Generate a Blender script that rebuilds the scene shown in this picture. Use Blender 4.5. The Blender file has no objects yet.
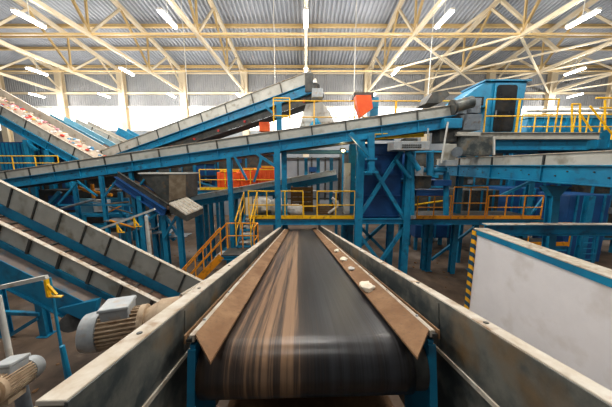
import bpy, math, random
from mathutils import Vector, Matrix
random.seed(7)
V = Vector
COL = bpy.context.scene.collection
# ------------------------------------------------------------------ camera
F = 240.0; PITCH = math.radians(8.5); CAMZ = 5.0
CP, SP = math.cos(PITCH), math.sin(PITCH)
FWD = V((0, CP, -SP)); UP = V((0, SP, CP)); RT = V((1, 0, 0)); CAM = V((0, 0, CAMZ))
def P(px, py, D):
    """point at camera depth D seen at pixel px,py"""
    return CAM + (FWD + RT*((px-306)/F) - UP*((py-203.5)/F))*D
cd = bpy.data.cameras.new('camera'); cd.sensor_width = 36; cd.lens = F/612*36; cd.clip_start = .05; cd.clip_end = 300
co = bpy.data.objects.new('camera', cd); COL.objects.link(co)
co.location = CAM; co.rotation_euler = (math.radians(90)-PITCH, 0, 0)
bpy.context.scene.camera = co
# ------------------------------------------------------------------ materials
def mat(name, c1, c2=None, rough=.6, metal=0., scale=2., stretch=(1,1,1), lo=.4, hi=.65, bump=0., detail=6, c3=None, s3=9.):
    m = bpy.data.materials.new(name); m.use_nodes = True
    nt = m.node_tree; b = nt.nodes['Principled BSDF']
    b.inputs['Roughness'].default_value = rough; b.inputs['Metallic'].default_value = metal
    b.inputs['Base Color'].default_value = (*c1, 1)
    if c2:
        tc = nt.nodes.new('ShaderNodeTexCoord'); mp = nt.nodes.new('ShaderNodeMapping')
        mp.inputs['Scale'].default_value = stretch
        nt.links.new(tc.outputs['Object'], mp.inputs['Vector'])
        n = nt.nodes.new('ShaderNodeTexNoise'); n.inputs['Scale'].default_value = scale; n.inputs['Detail'].default_value = detail
        n.inputs['Roughness'].default_value = .65
        nt.links.new(mp.outputs[0], n.inputs['Vector'])
        r = nt.nodes.new('ShaderNodeValToRGB')
        r.color_ramp.elements[0].position = lo; r.color_ramp.elements[0].color = (*c1, 1)
        r.color_ramp.elements[1].position = hi; r.color_ramp.elements[1].color = (*c2, 1)
        nt.links.new(n.outputs['Fac'], r.inputs[0]); out = r.outputs[0]
        if c3:
            n3 = nt.nodes.new('ShaderNodeTexNoise'); n3.inputs['Scale'].default_value = s3; n3.inputs['Detail'].default_value = 5
            nt.links.new(mp.outputs[0], n3.inputs['Vector'])
            r3 = nt.nodes.new('ShaderNodeValToRGB'); r3.color_ramp.elements[0].position = .55; r3.color_ramp.elements[1].position = .72
            nt.links.new(n3.outputs['Fac'], r3.inputs[0])
            mx = nt.nodes.new('ShaderNodeMix'); mx.data_type = 'RGBA'
            nt.links.new(r3.outputs[0], mx.inputs[0]); nt.links.new(out, mx.inputs[6]); mx.inputs[7].default_value = (*c3, 1)
            out = mx.outputs[2]
        nt.links.new(out, b.inputs['Base Color'])
        if bump:
            bp = nt.nodes.new('ShaderNodeBump'); bp.inputs['Strength'].default_value = bump; bp.inputs['Distance'].default_value = .02
            nt.links.new(n.outputs['Fac'], bp.inputs['Height']); nt.links.new(bp.outputs[0], b.inputs['Normal'])
    return m
def emit(name, c, s):
    m = bpy.data.materials.new(name); m.use_nodes = True
    b = m.node_tree.nodes['Principled BSDF']; b.inputs['Base Color'].default_value = (*c, 1)
    b.inputs['Emission Color'].default_value = (*c, 1); b.inputs['Emission Strength'].default_value = s
    return m
BLUE = mat('blue_paint', (.004,.17,.33), (.006,.25,.44), .45, 0, 1.5, c3=(.012,.10,.18), s3=4)
DUST = mat('dusty_blue_ledge', (.16,.13,.12), (.24,.19,.16), .8, 0, 3, c3=(.02,.14,.24), s3=4)
LOWALL = mat('lower_wall_paint', (.24,.27,.30), (.32,.34,.36), .6, 0, .6)
NAVY = mat('navy_paint', (.004,.055,.19), (.006,.075,.24), .5, 0, 1.2)
LBLUE = mat('pale_blue_paint', (.10,.30,.42), (.16,.38,.50), .5, 0, 2)
GREY = mat('galvanised_sheet', (.42,.41,.36), (.54,.52,.46), .5, .15, 1.3, c3=(.27,.24,.18), s3=3)
DGREY = mat('dark_steel', (.035,.038,.036), (.09,.09,.08), .55, .2, 3, c3=(.12,.08,.045), s3=5)
WALLS = mat('chute_sheet', (.05,.062,.064), (.19,.19,.165), .40, .3, 3.0, (1,1,1), .42, .6, .2, c3=(.22,.14,.065), s3=3.3)
CREAM = mat('dusty_steel_edge', (.46,.38,.28), (.62,.58,.50), .6, 0, 5, c3=(.30,.18,.09), s3=9)
RAW = mat('pale_sheet', (.60,.60,.56), (.70,.68,.62), .5, .1, 3, c3=(.42,.34,.24), s3=5)
TRUSS = mat('cream_truss_paint', (.66,.54,.36), (.74,.64,.47), .6, 0, .7)
PURL = mat('tan_purlin_paint', (.50,.34,.14), (.60,.43,.20), .6, 0, .7)
DECK = mat('roof_sheet', (.34,.36,.40), (.43,.45,.49), .5, .1, .5)
WSHEET = mat('wall_sheet', (.25,.26,.27), (.31,.31,.31), .6, 0, .4)
YEL = mat('yellow_paint', (.95,.50,.0), (1.0,.60,.01), .45, 0, 4, c3=(.45,.22,.02), s3=6)
ORA = mat('orange_paint', (.90,.30,.005), (.95,.38,.01), .5, 0, 4, c3=(.4,.13,.02), s3=6)
REDO = mat('orange_plastic', (.85,.09,.01), (.9,.14,.02), .5, 0, 3)
RED = mat('red_paint', (.55,.02,.02), (.6,.04,.03), .5, 0, 3)
RUBBER = mat('black_rubber', (.012,.012,.012), (.03,.028,.025), .5, 0, 8)
BROWN = mat('dusty_brown_belt', (.06,.035,.025), (.17,.10,.065), .8, 0, 4, c3=(.26,.17,.11), s3=11)
RUST = mat('dusty_rust_plate', (.17,.08,.03), (.27,.15,.07), .85, 0, 3.5, bump=.3, c3=(.14,.075,.035), s3=45)
HOPP = mat('dusty_hopper_plate', (.14,.10,.06), (.24,.19,.13), .7, .1, 4)
MACH = mat('grey_blue_casing', (.13,.16,.19), (.20,.23,.25), .5, .1, 5, c3=(.10,.07,.05), s3=6)
MOTOR = mat('dusty_motor_casting', (.42,.30,.19), (.58,.45,.31), .75, 0, 6, c3=(.25,.15,.08), s3=9)
MGREY = mat('grey_cast_cover', (.33,.36,.38), (.44,.46,.46), .5, .1, 6, c3=(.4,.3,.2), s3=8)
WHITE = mat('white_sheet', (.80,.77,.78), (.86,.83,.84), .6, 0, 1.2, c3=(.68,.63,.60), s3=1.6)
BAG = mat('white_woven_bag', (.45,.43,.40), (.7,.68,.64), .8, 0, 4, bump=.6)
WOOD = mat('brown_crate', (.10,.05,.012), (.17,.085,.02), .8, 0, 4, (1,1,5))
PLASTIC = mat('pale_scrap', (.75,.66,.50), (.85,.78,.66), .7, 0, 12)
CONC = mat('dirty_concrete', (.03,.018,.010), (.17,.11,.07), .7, 0, .55, (1,1,1), .36, .66, .3, c3=(.30,.24,.20), s3=.35)  # brown dirt tones; the pale patches paint a greyish sheen into the colour
GLASSD = mat('dark_glass', (.012,.014,.016), (.03,.03,.03), .15, 0, 2)
LAMP = emit('lamp_glow', (1,.98,.95), 30)
WARM = emit('warm_lamp_glow', (1,.75,.3), 12)
DAY = emit('daylight_pane', (.93,.97,1), 1.6)

def belt_mat():
    m = bpy.data.materials.new('streaked_belt'); m.use_nodes = True
    nt = m.node_tree; b = nt.nodes['Principled BSDF']; L = nt.links.new
    tc = nt.nodes.new('ShaderNodeTexCoord'); mp = nt.nodes.new('ShaderNodeMapping'); mp.inputs['Scale'].default_value = (13, .16, .16)
    L(tc.outputs['Object'], mp.inputs[0])
    n = nt.nodes.new('ShaderNodeTexNoise'); n.inputs['Scale'].default_value = 1; n.inputs['Detail'].default_value = 7; n.inputs['Roughness'].default_value = .72
    L(mp.outputs[0], n.inputs['Vector'])
    sx = nt.nodes.new('ShaderNodeSeparateXYZ'); L(tc.outputs['Object'], sx.inputs[0])
    mr = nt.nodes.new('ShaderNodeMapRange'); mr.inputs[1].default_value = -.02; mr.inputs[2].default_value = .10
    mr.inputs[3].default_value = .0; mr.inputs[4].default_value = -.30
    L(sx.outputs[0], mr.inputs[0])
    ad = nt.nodes.new('ShaderNodeMath'); ad.operation = 'ADD'; L(n.outputs['Fac'], ad.inputs[0]); L(mr.outputs[0], ad.inputs[1])
    r = nt.nodes.new('ShaderNodeValToRGB'); e = r.color_ramp.elements
    e[0].position = .12; e[0].color = (.03,.03,.034,1); e[1].position = .26; e[1].color = (.009,.0085,.0085,1)
    x = e.new(.48); x.color = (.06,.038,.026,1); x = e.new(.57); x.color = (.25,.145,.078,1)
    x = e.new(.75); x.color = (.31,.19,.115,1)
    cr = nt.nodes.new('ShaderNodeFloatCurve'); cm = cr.mapping.curves[0]
    pts_ = [(0,.42),(.12,.46),(.22,.51),(.30,.54),(.38,.51),(.44,.60),(.465,.56),(.475,.50),(.49,.50),(1,.5)]
    while len(cm.points) < len(pts_): cm.points.new(.5,.5)
    for p_, q_ in zip(cm.points, pts_): p_.location = q_
    cr.mapping.update()
    sh = nt.nodes.new('ShaderNodeMath'); sh.operation = 'ADD'; sh.inputs[1].default_value = .5; L(sx.outputs[0], sh.inputs[0]); L(sh.outputs[0], cr.inputs['Value'])
    a2 = nt.nodes.new('ShaderNodeMath'); a2.operation = 'ADD'; L(ad.outputs[0], a2.inputs[0]); L(cr.outputs[0], a2.inputs[1])
    fn = nt.nodes.new('ShaderNodeTexNoise'); fn.inputs['Scale'].default_value = 1; fn.inputs['Detail'].default_value = 4
    fm = nt.nodes.new('ShaderNodeMapping'); fm.inputs['Scale'].default_value = (75, 1.6, 1.6); L(tc.outputs['Object'], fm.inputs[0]); L(fm.outputs[0], fn.inputs['Vector'])
    a3 = nt.nodes.new('ShaderNodeMath'); a3.operation = 'MULTIPLY_ADD'; a3.inputs[1].default_value = .22; L(fn.outputs['Fac'], a3.inputs[0]); L(a2.outputs[0], a3.inputs[2])
    ad = nt.nodes.new('ShaderNodeMath'); ad.operation = 'SUBTRACT'; ad.inputs[1].default_value = .61; L(a3.outputs[0], ad.inputs[0])
    L(ad.outputs[0], r.inputs[0]); L(r.outputs[0], b.inputs['Base Color'])
    b.inputs['Roughness'].default_value = .34
    n2 = nt.nodes.new('ShaderNodeTexNoise'); n2.inputs['Scale'].default_value = 1
    m2 = nt.nodes.new('ShaderNodeMapping'); m2.inputs['Scale'].default_value = (60, .6, .6); L(tc.outputs['Object'], m2.inputs[0]); L(m2.outputs[0], n2.inputs['Vector'])
    bp = nt.nodes.new('ShaderNodeBump'); bp.inputs['Strength'].default_value = .25; bp.inputs['Distance'].default_value = .004
    L(n2.outputs['Fac'], bp.inputs['Height']); L(bp.outputs[0], b.inputs['Normal'])
    return m
BELT = belt_mat()
def hazard_mat():
    m = bpy.data.materials.new('hazard_stripes'); m.use_nodes = True
    nt = m.node_tree; b = nt.nodes['Principled BSDF']; L = nt.links.new
    tc = nt.nodes.new('ShaderNodeTexCoord'); sx = nt.nodes.new('ShaderNodeSeparateXYZ'); L(tc.outputs['Object'], sx.inputs[0])
    a = nt.nodes.new('ShaderNodeMath'); a.operation = 'MULTIPLY_ADD'; a.inputs[1].default_value = 1.0; L(sx.outputs[2], a.inputs[0]); L(sx.outputs[0], a.inputs[2])
    f = nt.nodes.new('ShaderNodeMath'); f.operation = 'MODULO'; f.inputs[1].default_value = .22; L(a.outputs[0], f.inputs[0])
    ab = nt.nodes.new('ShaderNodeMath'); ab.operation = 'ABSOLUTE'; L(f.outputs[0], ab.inputs[0])
    g = nt.nodes.new('ShaderNodeMath'); g.operation = 'GREATER_THAN'; g.inputs[1].default_value = .11; L(ab.outputs[0], g.inputs[0])
    mx = nt.nodes.new('ShaderNodeMix'); mx.data_type = 'RGBA'; L(g.outputs[0], mx.inputs[0])
    mx.inputs[6].default_value = (.85,.42,.01,1); mx.inputs[7].default_value = (.01,.07,.13,1); L(mx.outputs[2], b.inputs['Base Color'])
    return m
HAZ = hazard_mat()
# ------------------------------------------------------------------ mesh helpers
class MB:
    def __init__(s): s.v = []; s.f = []
    def add(s, vs, fs):
        o = len(s.v); s.v += [V(v) for v in vs]; s.f += [tuple(i+o for i in f) for f in fs]; return s
    def hexa(s, a, b):  # two quads a,b (4 pts each)
        return s.add(list(a)+list(b), [(3,2,1,0),(4,5,6,7),(0,1,5,4),(1,2,6,5),(2,3,7,6),(3,0,4,7)])
    def box(s, lo, hi):
        x0,y0,z0 = lo; x1,y1,z1 = hi
        return s.hexa([(x0,y0,z0),(x1,y0,z0),(x1,y1,z0),(x0,y1,z0)], [(x0,y0,z1),(x1,y0,z1),(x1,y1,z1),(x0,y1,z1)])
    def beam(s, p, q, w, h, up=(0,0,1)):  # rectangular bar, w sideways, h along up
        p, q = V(p), V(q); d = (q-p).normalized(); u = V(up)
        if abs(d.dot(u)) > .95: u = V((0,1,0))
        r = d.cross(u).normalized(); u = r.cross(d)
        c = [(-1,-1),(1,-1),(1,1),(-1,1)]
        return s.hexa([p+r*a*w/2+u*b*h/2 for a,b in c], [q+r*a*w/2+u*b*h/2 for a,b in c])
    def ibeam(s, p, q, w, h, t=.025, up=(0,0,1)):
        p, q = V(p), V(q); d = (q-p).normalized(); u = V(up)
        if abs(d.dot(u)) > .95: u = V((0,1,0))
        r = d.cross(u).normalized(); u = r.cross(d)
        s.beam(p, q, t, h-2*t, u)
        s.beam(p+u*(h-t)/2, q+u*(h-t)/2, w, t, u); s.beam(p-u*(h-t)/2, q-u*(h-t)/2, w, t, u); return s
    def tube(s, p, q, r, n=8, r2=None):
        p, q = V(p), V(q); d = (q-p).normalized(); u = V((0,0,1)) if abs(d.z) < .9 else V((1,0,0))
        a = d.cross(u).normalized(); b = d.cross(a); r2 = r if r2 is None else r2
        o = len(s.v)
        for c, rr in ((p, r), (q, r2)):
            for i in range(n):
                t = 2*math.pi*i/n; s.v.append(c+a*math.cos(t)*rr+b*math.sin(t)*rr)
        s.f += [(o+i, o+(i+1)%n, o+n+(i+1)%n, o+n+i) for i in range(n)]
        s.f += [tuple(o+i for i in range(n))[::-1], tuple(o+n+i for i in range(n))]; return s
    def prism(s, poly, off):
        n = len(poly); off = V(off); a = [V(p) for p in poly]; b = [p+off for p in a]; o = len(s.v); s.v += a+b
        s.f += [tuple(o+i for i in range(n))[::-1], tuple(o+n+i for i in range(n))]
        s.f += [(o+i, o+(i+1)%n, o+n+(i+1)%n, o+n+i) for i in range(n)]; return s
    def blob(s, c, rad, seed=0, n=10, m=6, amp=.3):
        rnd = random.Random(seed); c = V(c); o = len(s.v)
        for j in range(m+1):
            th = math.pi*j/m
            for i in range(n):
                ph = 2*math.pi*i/n; k = 1+amp*(rnd.random()-.5)
                s.v.append(c+V((rad[0]*math.sin(th)*math.cos(ph)*k, rad[1]*math.sin(th)*math.sin(ph)*k, rad[2]*math.cos(th)*(k if 0 < j < m else 1))))
        for j in range(m):
            for i in range(n):
                s.f.append((o+j*n+i, o+(j+1)*n+i, o+(j+1)*n+(i+1)%n, o+j*n+(i+1)%n))
        return s
def build(name, mb, m, parent=None, smooth=False, bevel=0):
    me = bpy.data.meshes.new(name)
    off = V(parent['_w']) if parent is not None and '_w' in parent else V((0,0,0))
    loc = V((0,0,0))
    if parent is None:
        n = len(mb.v); c = sum(mb.v, V())/n; loc = V((c.x, c.y, min(v.z for v in mb.v))); off = loc
    me.from_pydata([tuple(v-off) for v in mb.v], [], mb.f); me.validate()
    me.materials.append(m)
    if smooth:
        for p in me.polygons: p.use_smooth = True
        me.set_sharp_from_angle(angle=math.radians(35)) if hasattr(me, 'set_sharp_from_angle') else None
    o = bpy.data.objects.new(name, me); COL.objects.link(o)
    if parent is not None: o.parent = parent; o['_w'] = list(off)
    else: o.location = loc
    if bevel:
        b = o.modifiers.new('bevel', 'BEVEL'); b.width = bevel; b.segments = 2; b.limit_method = 'ANGLE'
    return o
def tag(o, label, cat, group=None, kind=None):
    o['label'] = label; o['category'] = cat
    if group: o['group'] = group
    if kind: o['kind'] = kind
    return o
def thing(name, label, cat, loc, group=None):
    o = bpy.data.objects.new(name, None); COL.objects.link(o); o.location = loc; o.empty_display_size = .2
    o['_w'] = list(loc); return tag(o, label, cat, group)
def single(name, label, cat, mb, m, group=None, **k):
    return tag(build(name, mb, m, None, **k), label, cat, group)
def struct(name, mb, m):
    o = build(name, mb, m); o['kind'] = 'structure'; return o
ORD = ['leftmost','second from the left','third from the left','fourth from the left','fifth from the left','middle','fifth from the right','fourth from the right','third from the right','second from the right','rightmost']
# ------------------------------------------------------------------ the hall
Y1 = 25.0; EZ = CAMZ+9.5; BZ = CAMZ+7.3
def roofz(y): return EZ+.135*(Y1-y)
struct('floor', MB().box((-36,-8,-.2), (36,Y1+.6,0)), CONC)
def corrug(x0, x1, pitch, depth, fn):
    """trapezoid sheet: fn(x,off)-> (p0,p1) both ends"""
    mb = MB(); x = x0; prof = []
    while x < x1:
        prof += [(x,0),(x+pitch*.30,0),(x+pitch*.45,depth),(x+pitch*.85,depth)]; x += pitch
    pts = []
    for x, d in prof:
        a, b = fn(x, d); pts += [a, b]
    mb.v = [V(p) for p in pts]; n = len(prof)
    mb.f = [(2*i, 2*i+2, 2*i+3, 2*i+1) for i in range(n-1)]
    return mb
struct('ceiling', corrug(-36, 36, .30, .15, lambda x, d: ((x,-8,roofz(-8)+.14+d), (x,Y1+.4,roofz(Y1+.4)+.14+d))), DECK)
ang = lambda py: math.tan(math.atan((203.5-py)/F)-PITCH)
def wz(py): return CAMZ+ang(py)*Y1
z_top, z_bot = wz(107), wz(131)
struct('wall_back', corrug(-36, 36, .22, -.05, lambda x, d: ((x,Y1+.25-d,z_top), (x,Y1+.25-d,EZ+.2))), WSHEET)
struct('wall_back_lower', MB().box((-36,Y1+.2,0), (36,Y1+.4,z_bot)), LOWALL)
for k in range(-6, 6):
    w = struct('window_%d' % (k+7), MB().box((6*k+.3,Y1+.22,z_bot), (6*k+5.7,Y1+.26,z_top)), DAY)
    f = MB(); 
    for j in range(5): f.box((6*k+.25+j*1.375,Y1+.16,z_bot), (6*k+.3+j*1.375,Y1+.22,z_top))
    f.box((6*k+.25,Y1+.16,z_top-.08), (6*k+5.8,Y1+.22,z_top)); f.box((6*k+.25,Y1+.16,z_bot), (6*k+5.8,Y1+.22,z_bot+.08))
    build('window_frame', f, RAW, w) if False else None
    fo = build('window_frame', f, RAW); fo.parent = w; fo.location = fo.location-w.location
struct('trim_1', MB().box((-34,Y1-.02,BZ-.14), (34,Y1+.12,BZ+.06)), TRUSS)
struct('trim_2', MB().box((-34,Y1+.05,wz(73)-.06), (34,Y1+.16,wz(73)+.05)), TRUSS)
struct('trim_3', MB().box((-34,Y1+.02,z_top-.05), (34,Y1+.15,z_top+.1)), RAW)
for i, k in enumerate(range(-5, 6)):
    mb = MB(); x = 6*k
    mb.ibeam((x,Y1-.1,0), (x,Y1-.1,EZ), .6, .45, .04, (0,1,0))
    single('steel_column', '%s cream steel column standing against the back wall' % ORD[i], 'column', mb, TRUSS, 'columns along the back wall')
# trusses
bn = [25,19.8,14.6,9.4,4.2,-1]; tn = [25,22.4,17.2,12,6.8,1.6]
for i, k in enumerate(range(-5, 6)):
    x = 6*k; t = thing('roof_truss', '%s cream steel roof truss running from the back wall overhead' % ORD[i], 'roof truss', (x,Y1,BZ), 'roof trusses')
    build('bottom_chord', MB().beam((x,Y1,BZ), (x,-1,BZ), .18, .19), TRUSS, t)
    build('top_chord', MB().beam((x,Y1,roofz(Y1)-.3), (x,-1,roofz(-1)-.3), .22, .26), TRUSS, t)
    build('web_post', MB().beam((x,Y1-.1,BZ), (x,Y1-.1,EZ-.4), .16, .16), TRUSS, t)
    for j in range(6):
        B = V((x,bn[j],BZ+.1))
        for y in ([22.4] if j == 0 else [tn[j], tn[j]-5.2 if j < 5 else None]):
            if y is None: continue
            build('web_diagonal', MB().beam(B, (x,y,roofz(y)-.4), .11, .13), TRUSS if y > B.y or j == 0 else PURL, t)
        if 0 < j < 5: 
            build('web_post', MB().beam(B+V((.0,-.1,0)), (x,bn[j],roofz(bn[j])-.4), .1, .1), PURL, t)
        build('gusset', MB().box((x-.02,bn[j]-.35,BZ-.1), (x+.02,bn[j]+.3,BZ+.4)), TRUSS, t)
# purlins
pl = [24.6,21.9,19.3,16.7,14.1,11.5,8.9,6.3,3.7,1.1]
pn = ['first purlin out from the back wall','second purlin out from the back wall','third purlin out from the back wall','fourth purlin, at the top edge of the view']
for i, y in enumerate(pl):
    z = roofz(y)
    mb = MB().beam((-34,y,z), (34,y,z), .14, .2); mb.beam((-34,y,z-.1), (34,y,z-.1), .22, .03)
    single('purlin', 'tan steel purlin under the corrugated roof, '+(pn[i] if i < 4 else 'row %s metres out' % ['fourteen','eleven','nine','six','four','one'][i-4]), 'purlin', mb, PURL, 'purlins')
for y, lb in ((19.8,'cream tie beam across the trusses nearest the back wall'), (14.6,'cream tie beam across the trusses, upper one in view')):
    mb = MB().beam((-34,y,BZ+.05), (34,y,BZ+.05), .10, .10)
    single('tie_beam', lb, 'beam', mb, PURL)
single('tie_rod', 'thin brown pipe stretched across just behind the upper tie beam', 'pipe', MB().tube((-34,15.2,BZ+.2), (34,15.2,BZ+.2), .05), PURL)
# horizontal bracing between trusses (right half)
names = {1:'right of the hall centre',2:'over the blue cabin',3:'at the far right','-1':''}
for k, w in ((1,'just right of the hall centre'), (2,'above the dark hopper'), (3,'above the blue cabin'), (4,'at the far right')):
    for (ya, yb, ww) in ((25,19.8,'back'), (19.8,14.6,'front')):
        t = thing('roof_bracing', 'pair of crossed cream braces between the trusses %s, %s bay' % (w, ww), 'brace', (6*k,ya,BZ), 'crossed roof braces')
        build('brace_bar', MB().beam((6*k,ya,BZ), (6*k+6,yb,BZ+.02), .10, .10), TRUSS, t)
        build('brace_bar', MB().beam((6*k+6,ya,BZ-.14), (6*k,yb,BZ-.12), .10, .10), TRUSS, t)
# knee braces out of the truss planes at right
for (a, b, lb) in (((8,16.5,BZ),(12,16.5,roofz(16.5)-.4),'slanting cream brace up to the roof left of the white post'),((16,16.5,BZ),(12,16.5,roofz(16.5)-.4),'slanting cream brace up to the roof right of the white post')):
    single('knee_brace', lb, 'brace', MB().beam(a, b, .16, .16), TRUSS)
# lamps
def lamp(x, y, lb, power):
    z = CAMZ+6.35
    t = thing('ceiling_light', lb, 'lamp', (x,y,z), 'ceiling lights')
    build('housing', MB().box((x-.10,y-.62,z+.03), (x+.10,y+.62,z+.12)), RAW, t)
    build('diffuser', MB().box((x-.07,y-.6,z-.03), (x+.07,y+.6,z+.03)), LAMP, t)
    build('hanger', MB().tube((x,y,z+.12), (x,y,BZ), .015, 5), RAW, t)
    ld = bpy.data.lights.new('lamp_light', 'POINT'); ld.shadow_soft_size = .25; ld.energy = power; ld.color = (1,.96,.9)
    lo = bpy.data.objects.new('lamp_light', ld); COL.objects.link(lo); lo.parent = t; lo.location = (0,0,-.32)
L1 = {-12:'leftmost',-6:'second from the left',0:'central',6:'second from the right',12:'rightmost'}
PW = 460
for x in (-12,-6,0,6,12): lamp(x, 11.5, 'bright strip light in the nearest row, %s' % L1[x], PW)
for x, s in ((-18,'leftmost'),(-12,'second from the left'),(0,'central'),(6,'next right of centre'),(18,'rightmost')): lamp(x, 17.2, 'bright strip light in the middle row, %s' % s, PW)
for x, s in ((-24,'leftmost'),(-18,'second from the left'),(-12,'third from the left'),(-6,'left of the conveyor head'),(6,'above the orange hood'),(24,'rightmost')): lamp(x, 22.6, 'strip light in the far row by the back wall, %s' % s, PW)
for y in (5.8, 0.2):
    for x in (-12,-6,0,6,12): lamp(x, y, 'strip light overhead out of view, %s metres out, %s' % ('six' if y > 3 else 'zero', L1[x]), PW*(1.1 if y > 3 else .35))
# hanging cables
for px, y0, y1, D, lb in ((188,38,100,16,'left of the hall centre'), (275,25,85,15,'behind the inclined conveyor head'), (354,30,92,15,'above the orange hood'), (428,28,95,14,'above the dark hopper')):
    a = P(px,y1,D); b = V((a.x,a.y,roofz(a.y)+.1)); 
    single('hanging_cable', 'thin pale cable hanging from the roof '+lb, 'cable', MB().tube(a, b, .025, 5), RAW, 'hanging cables')
# ------------------------------------------------------------------ central conveyor
d = (FWD + RT*((299-306)/F) - UP*((213-203.5)/F)).normalized()
r = d.cross(V((0,0,1))).normalized(); n = r.cross(d)
ND = .712
# camera foot on belt plane; crest point at v0 along d
foot = CAM - n*ND
CREST = foot + d*1.43
cc = bpy.data.objects.new('belt_conveyor', None); COL.objects.link(cc)
cc.matrix_world = Matrix(((r.x,d.x,n.x,CREST.x),(r.y,d.y,n.y,CREST.y),(r.z,d.z,n.z,CREST.z),(0,0,0,1)))
tag(cc, 'wide central belt conveyor with dusty streaked black belt and sheet-steel side walls', 'conveyor')
LEN = 9.2; U0, U1 = -.53, .61; R = .158
mb = MB(); prof = []
for k in range(24): prof.append((LEN*(1-(k/24)**.8), 0))
for k in range(0, 33):
    a = math.pi*k/32; prof.append((-R*math.sin(a), -R+R*math.cos(a)))
prof += [(1.5,-2*R), (LEN,-2*R)]
us = [U0+(U1-U0)*i/24 for i in range(25)]
for v, w in prof:
    for u in us:
        mb.v.append(V((u, v, w)))
nn = len(us)
for j in range(len(prof)-1):
    for i in range(nn-1): mb.f.append((j*nn+i, j*nn+i+1, (j+1)*nn+i+1, (j+1)*nn+i))
b = build('belt', mb, BELT, cc, smooth=True)
so = b.modifiers.new('thick', 'SOLIDIFY'); so.thickness = .014; so.offset = 1
build('head_drum', MB().tube((U0-.01,0,-R), (U1+.08,0,-R), R-.015, 32), DGREY, cc, smooth=True)
build('drum_shaft', MB().tube((U0-.06,0,-R), (U1+.11,0,-R), .04, 16), MGREY, cc, smooth=True)
for k in range(6):
    build('idler_roller', MB().tube((U0,1.2+k*1.4,-.075), (U1,1.2+k*1.4,-.075), .055, 12), DGREY, cc, smooth=True)
# dusty skirt plates (inner edge by the belt, outer edge on the rails)
def plate(u0, w0, u1, w1, v0, v1, t=.012, cut=0):
    return MB().hexa([(u0,v0+cut,w0),(u1,v0-0,w1),(u1,v1,w1),(u0,v1,w0)], [(u0,v0+cut,w0+t),(u1,v0,w1+t),(u1,v1,w1+t),(u0,v1,w0+t)])
build('rail_filler', MB().box((-.598,-.12,.035), (-.562,LEN-.2,.05)), DGREY, cc)
build('rail_filler', MB().box((.715,-.12,.035), (.751,LEN-.2,.05)), DGREY, cc)
build('skirt_plate', plate(-.405,.025,-.55,.065,-.12,LEN-.2,cut=-.18), RUST, cc)
build('skirt_plate', plate(.548,.025,.703,.065,-.12,LEN-.2,cut=-.18), RUST, cc)
for sg, u in ((-1,-.556), (1,.709)):
    m1 = MB().box((u-.005,-.13,.04), (u+.005,LEN-.2,.075)); m1.box((min(u,u+sg*.022),-.13,.066), (max(u,u+sg*.022),LEN-.2,.075))
    build('skirt_rail', m1, CREAM, cc)
    m1 = MB().box((u+sg*.045-.004,-.13,.03), (u+sg*.045+.004,LEN-.2,.075)); build('skirt_rail', m1, RUST, cc)
    for k in range(16): build('bolt', MB().tube((u+sg*.012,.05+k*.5,.075), (u+sg*.012,.05+k*.5,.083), .008, 6), MGREY, cc)
for sg, u, h, fo in ((-1,-.68,.166,-.768), (1,.85,.182,.912)):
    v0 = -.69 if sg < 0 else -1.02
    m1 = MB().box((u-.006,v0,-.11), (u+.006,LEN,h)); m1.box((u-.007,v0,-.85), (u+.007,LEN,-.135))
    build('side_wall', m1, WALLS, cc)
    build('wall_flange', MB().box((min(u,fo),v0,h-.012), (max(u,fo),LEN,h+.006)).box((fo-.008,v0,h-.09), (fo+.008,LEN,h-.013)), CREAM, cc, bevel=.004)
    build('wall_seam', MB().box((min(u,u-sg*.014),v0,-.134), (max(u,u-sg*.014),LEN,-.111)), CREAM, cc)
    m1 = MB()
    for k in range(7): m1.box((min(u+sg*.01,u+sg*.07),.9+k*1.25,-.8), (max(u+sg*.01,u+sg*.07),.93+k*1.25,h-.02))
    build('wall_rib', m1, WALLS, cc)
    for v in (.02,2.6,5.2): build('panel_joint', MB().box((min(u,u-sg*.012),v,-.10), (max(u,u-sg*.012),v+.02,h-.02)), WALLS, cc)
    ub = -.563 if sg < 0 else .712
    build('drum_bracket', MB().box((ub-.014,-.12,-1.1), (ub+.014,.2,.02)).box((ub-.02,-.135,-1.1),(ub+.02,-.121,.0)), BLUE, cc)
    m1 = MB()
    for v in (-.3,.35,1.1,2.0): m1.tube(((u+fo)/2,v,h+.006), ((u+fo)/2,v,h+.010), .012, 8)
    build('flange_bolt', m1, DGREY, cc)
build('cross_member', MB().box((-.5,-.05,-.86), (.75,.05,-.78)), BLUE, cc)
build('scraper_bar', MB().box((-.62,-.02,-.62), (.76,.03,-.56)), DGREY, cc)
build('spill_tray', MB().hexa([(-.62,-.3,-.98),(.8,-.3,-.98),(.8,1.2,-.98),(-.62,1.2,-.98)], [(-.62,-.3,-.94),(.8,-.3,-.94),(.8,1.2,-.94),(-.62,1.2,-.94)]), RUST, cc)
cc['_m'] = 1
def L2W(u, v, w): return CREST + r*u + d*v + n*w
# scraps on the right skirt plate
def scrap(u, v, w, rad, lb, seed, m=PLASTIC):
    c = L2W(u, v, w+rad[2])
    mb = MB().blob(c, rad, seed, 12, 6, .5)
    single('plastic_scrap', lb, 'scrap', mb, m, smooth=True)
scrap(.585,.66,.05,(.062,.075,.026), 'largest pale crumpled scrap lying on the right dusty skirt plate', 3)
scrap(.615,1.9,.056,(.05,.07,.018), 'small pale scrap beyond the largest one on the right skirt plate', 4)
scrap(.60,1.35,.056,(.04,.045,.014), 'dark-edged small scrap between two pale scraps on the right plate', 5, BAG)
scrap(.63,2.6,.06,(.04,.06,.02), 'faint far scrap high up on the right skirt plate', 6)
scrap(.22,-.05,-.80+.02,(.03,.03,.02), 'tiny tan scrap under the drum on the cross member', 8)
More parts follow.
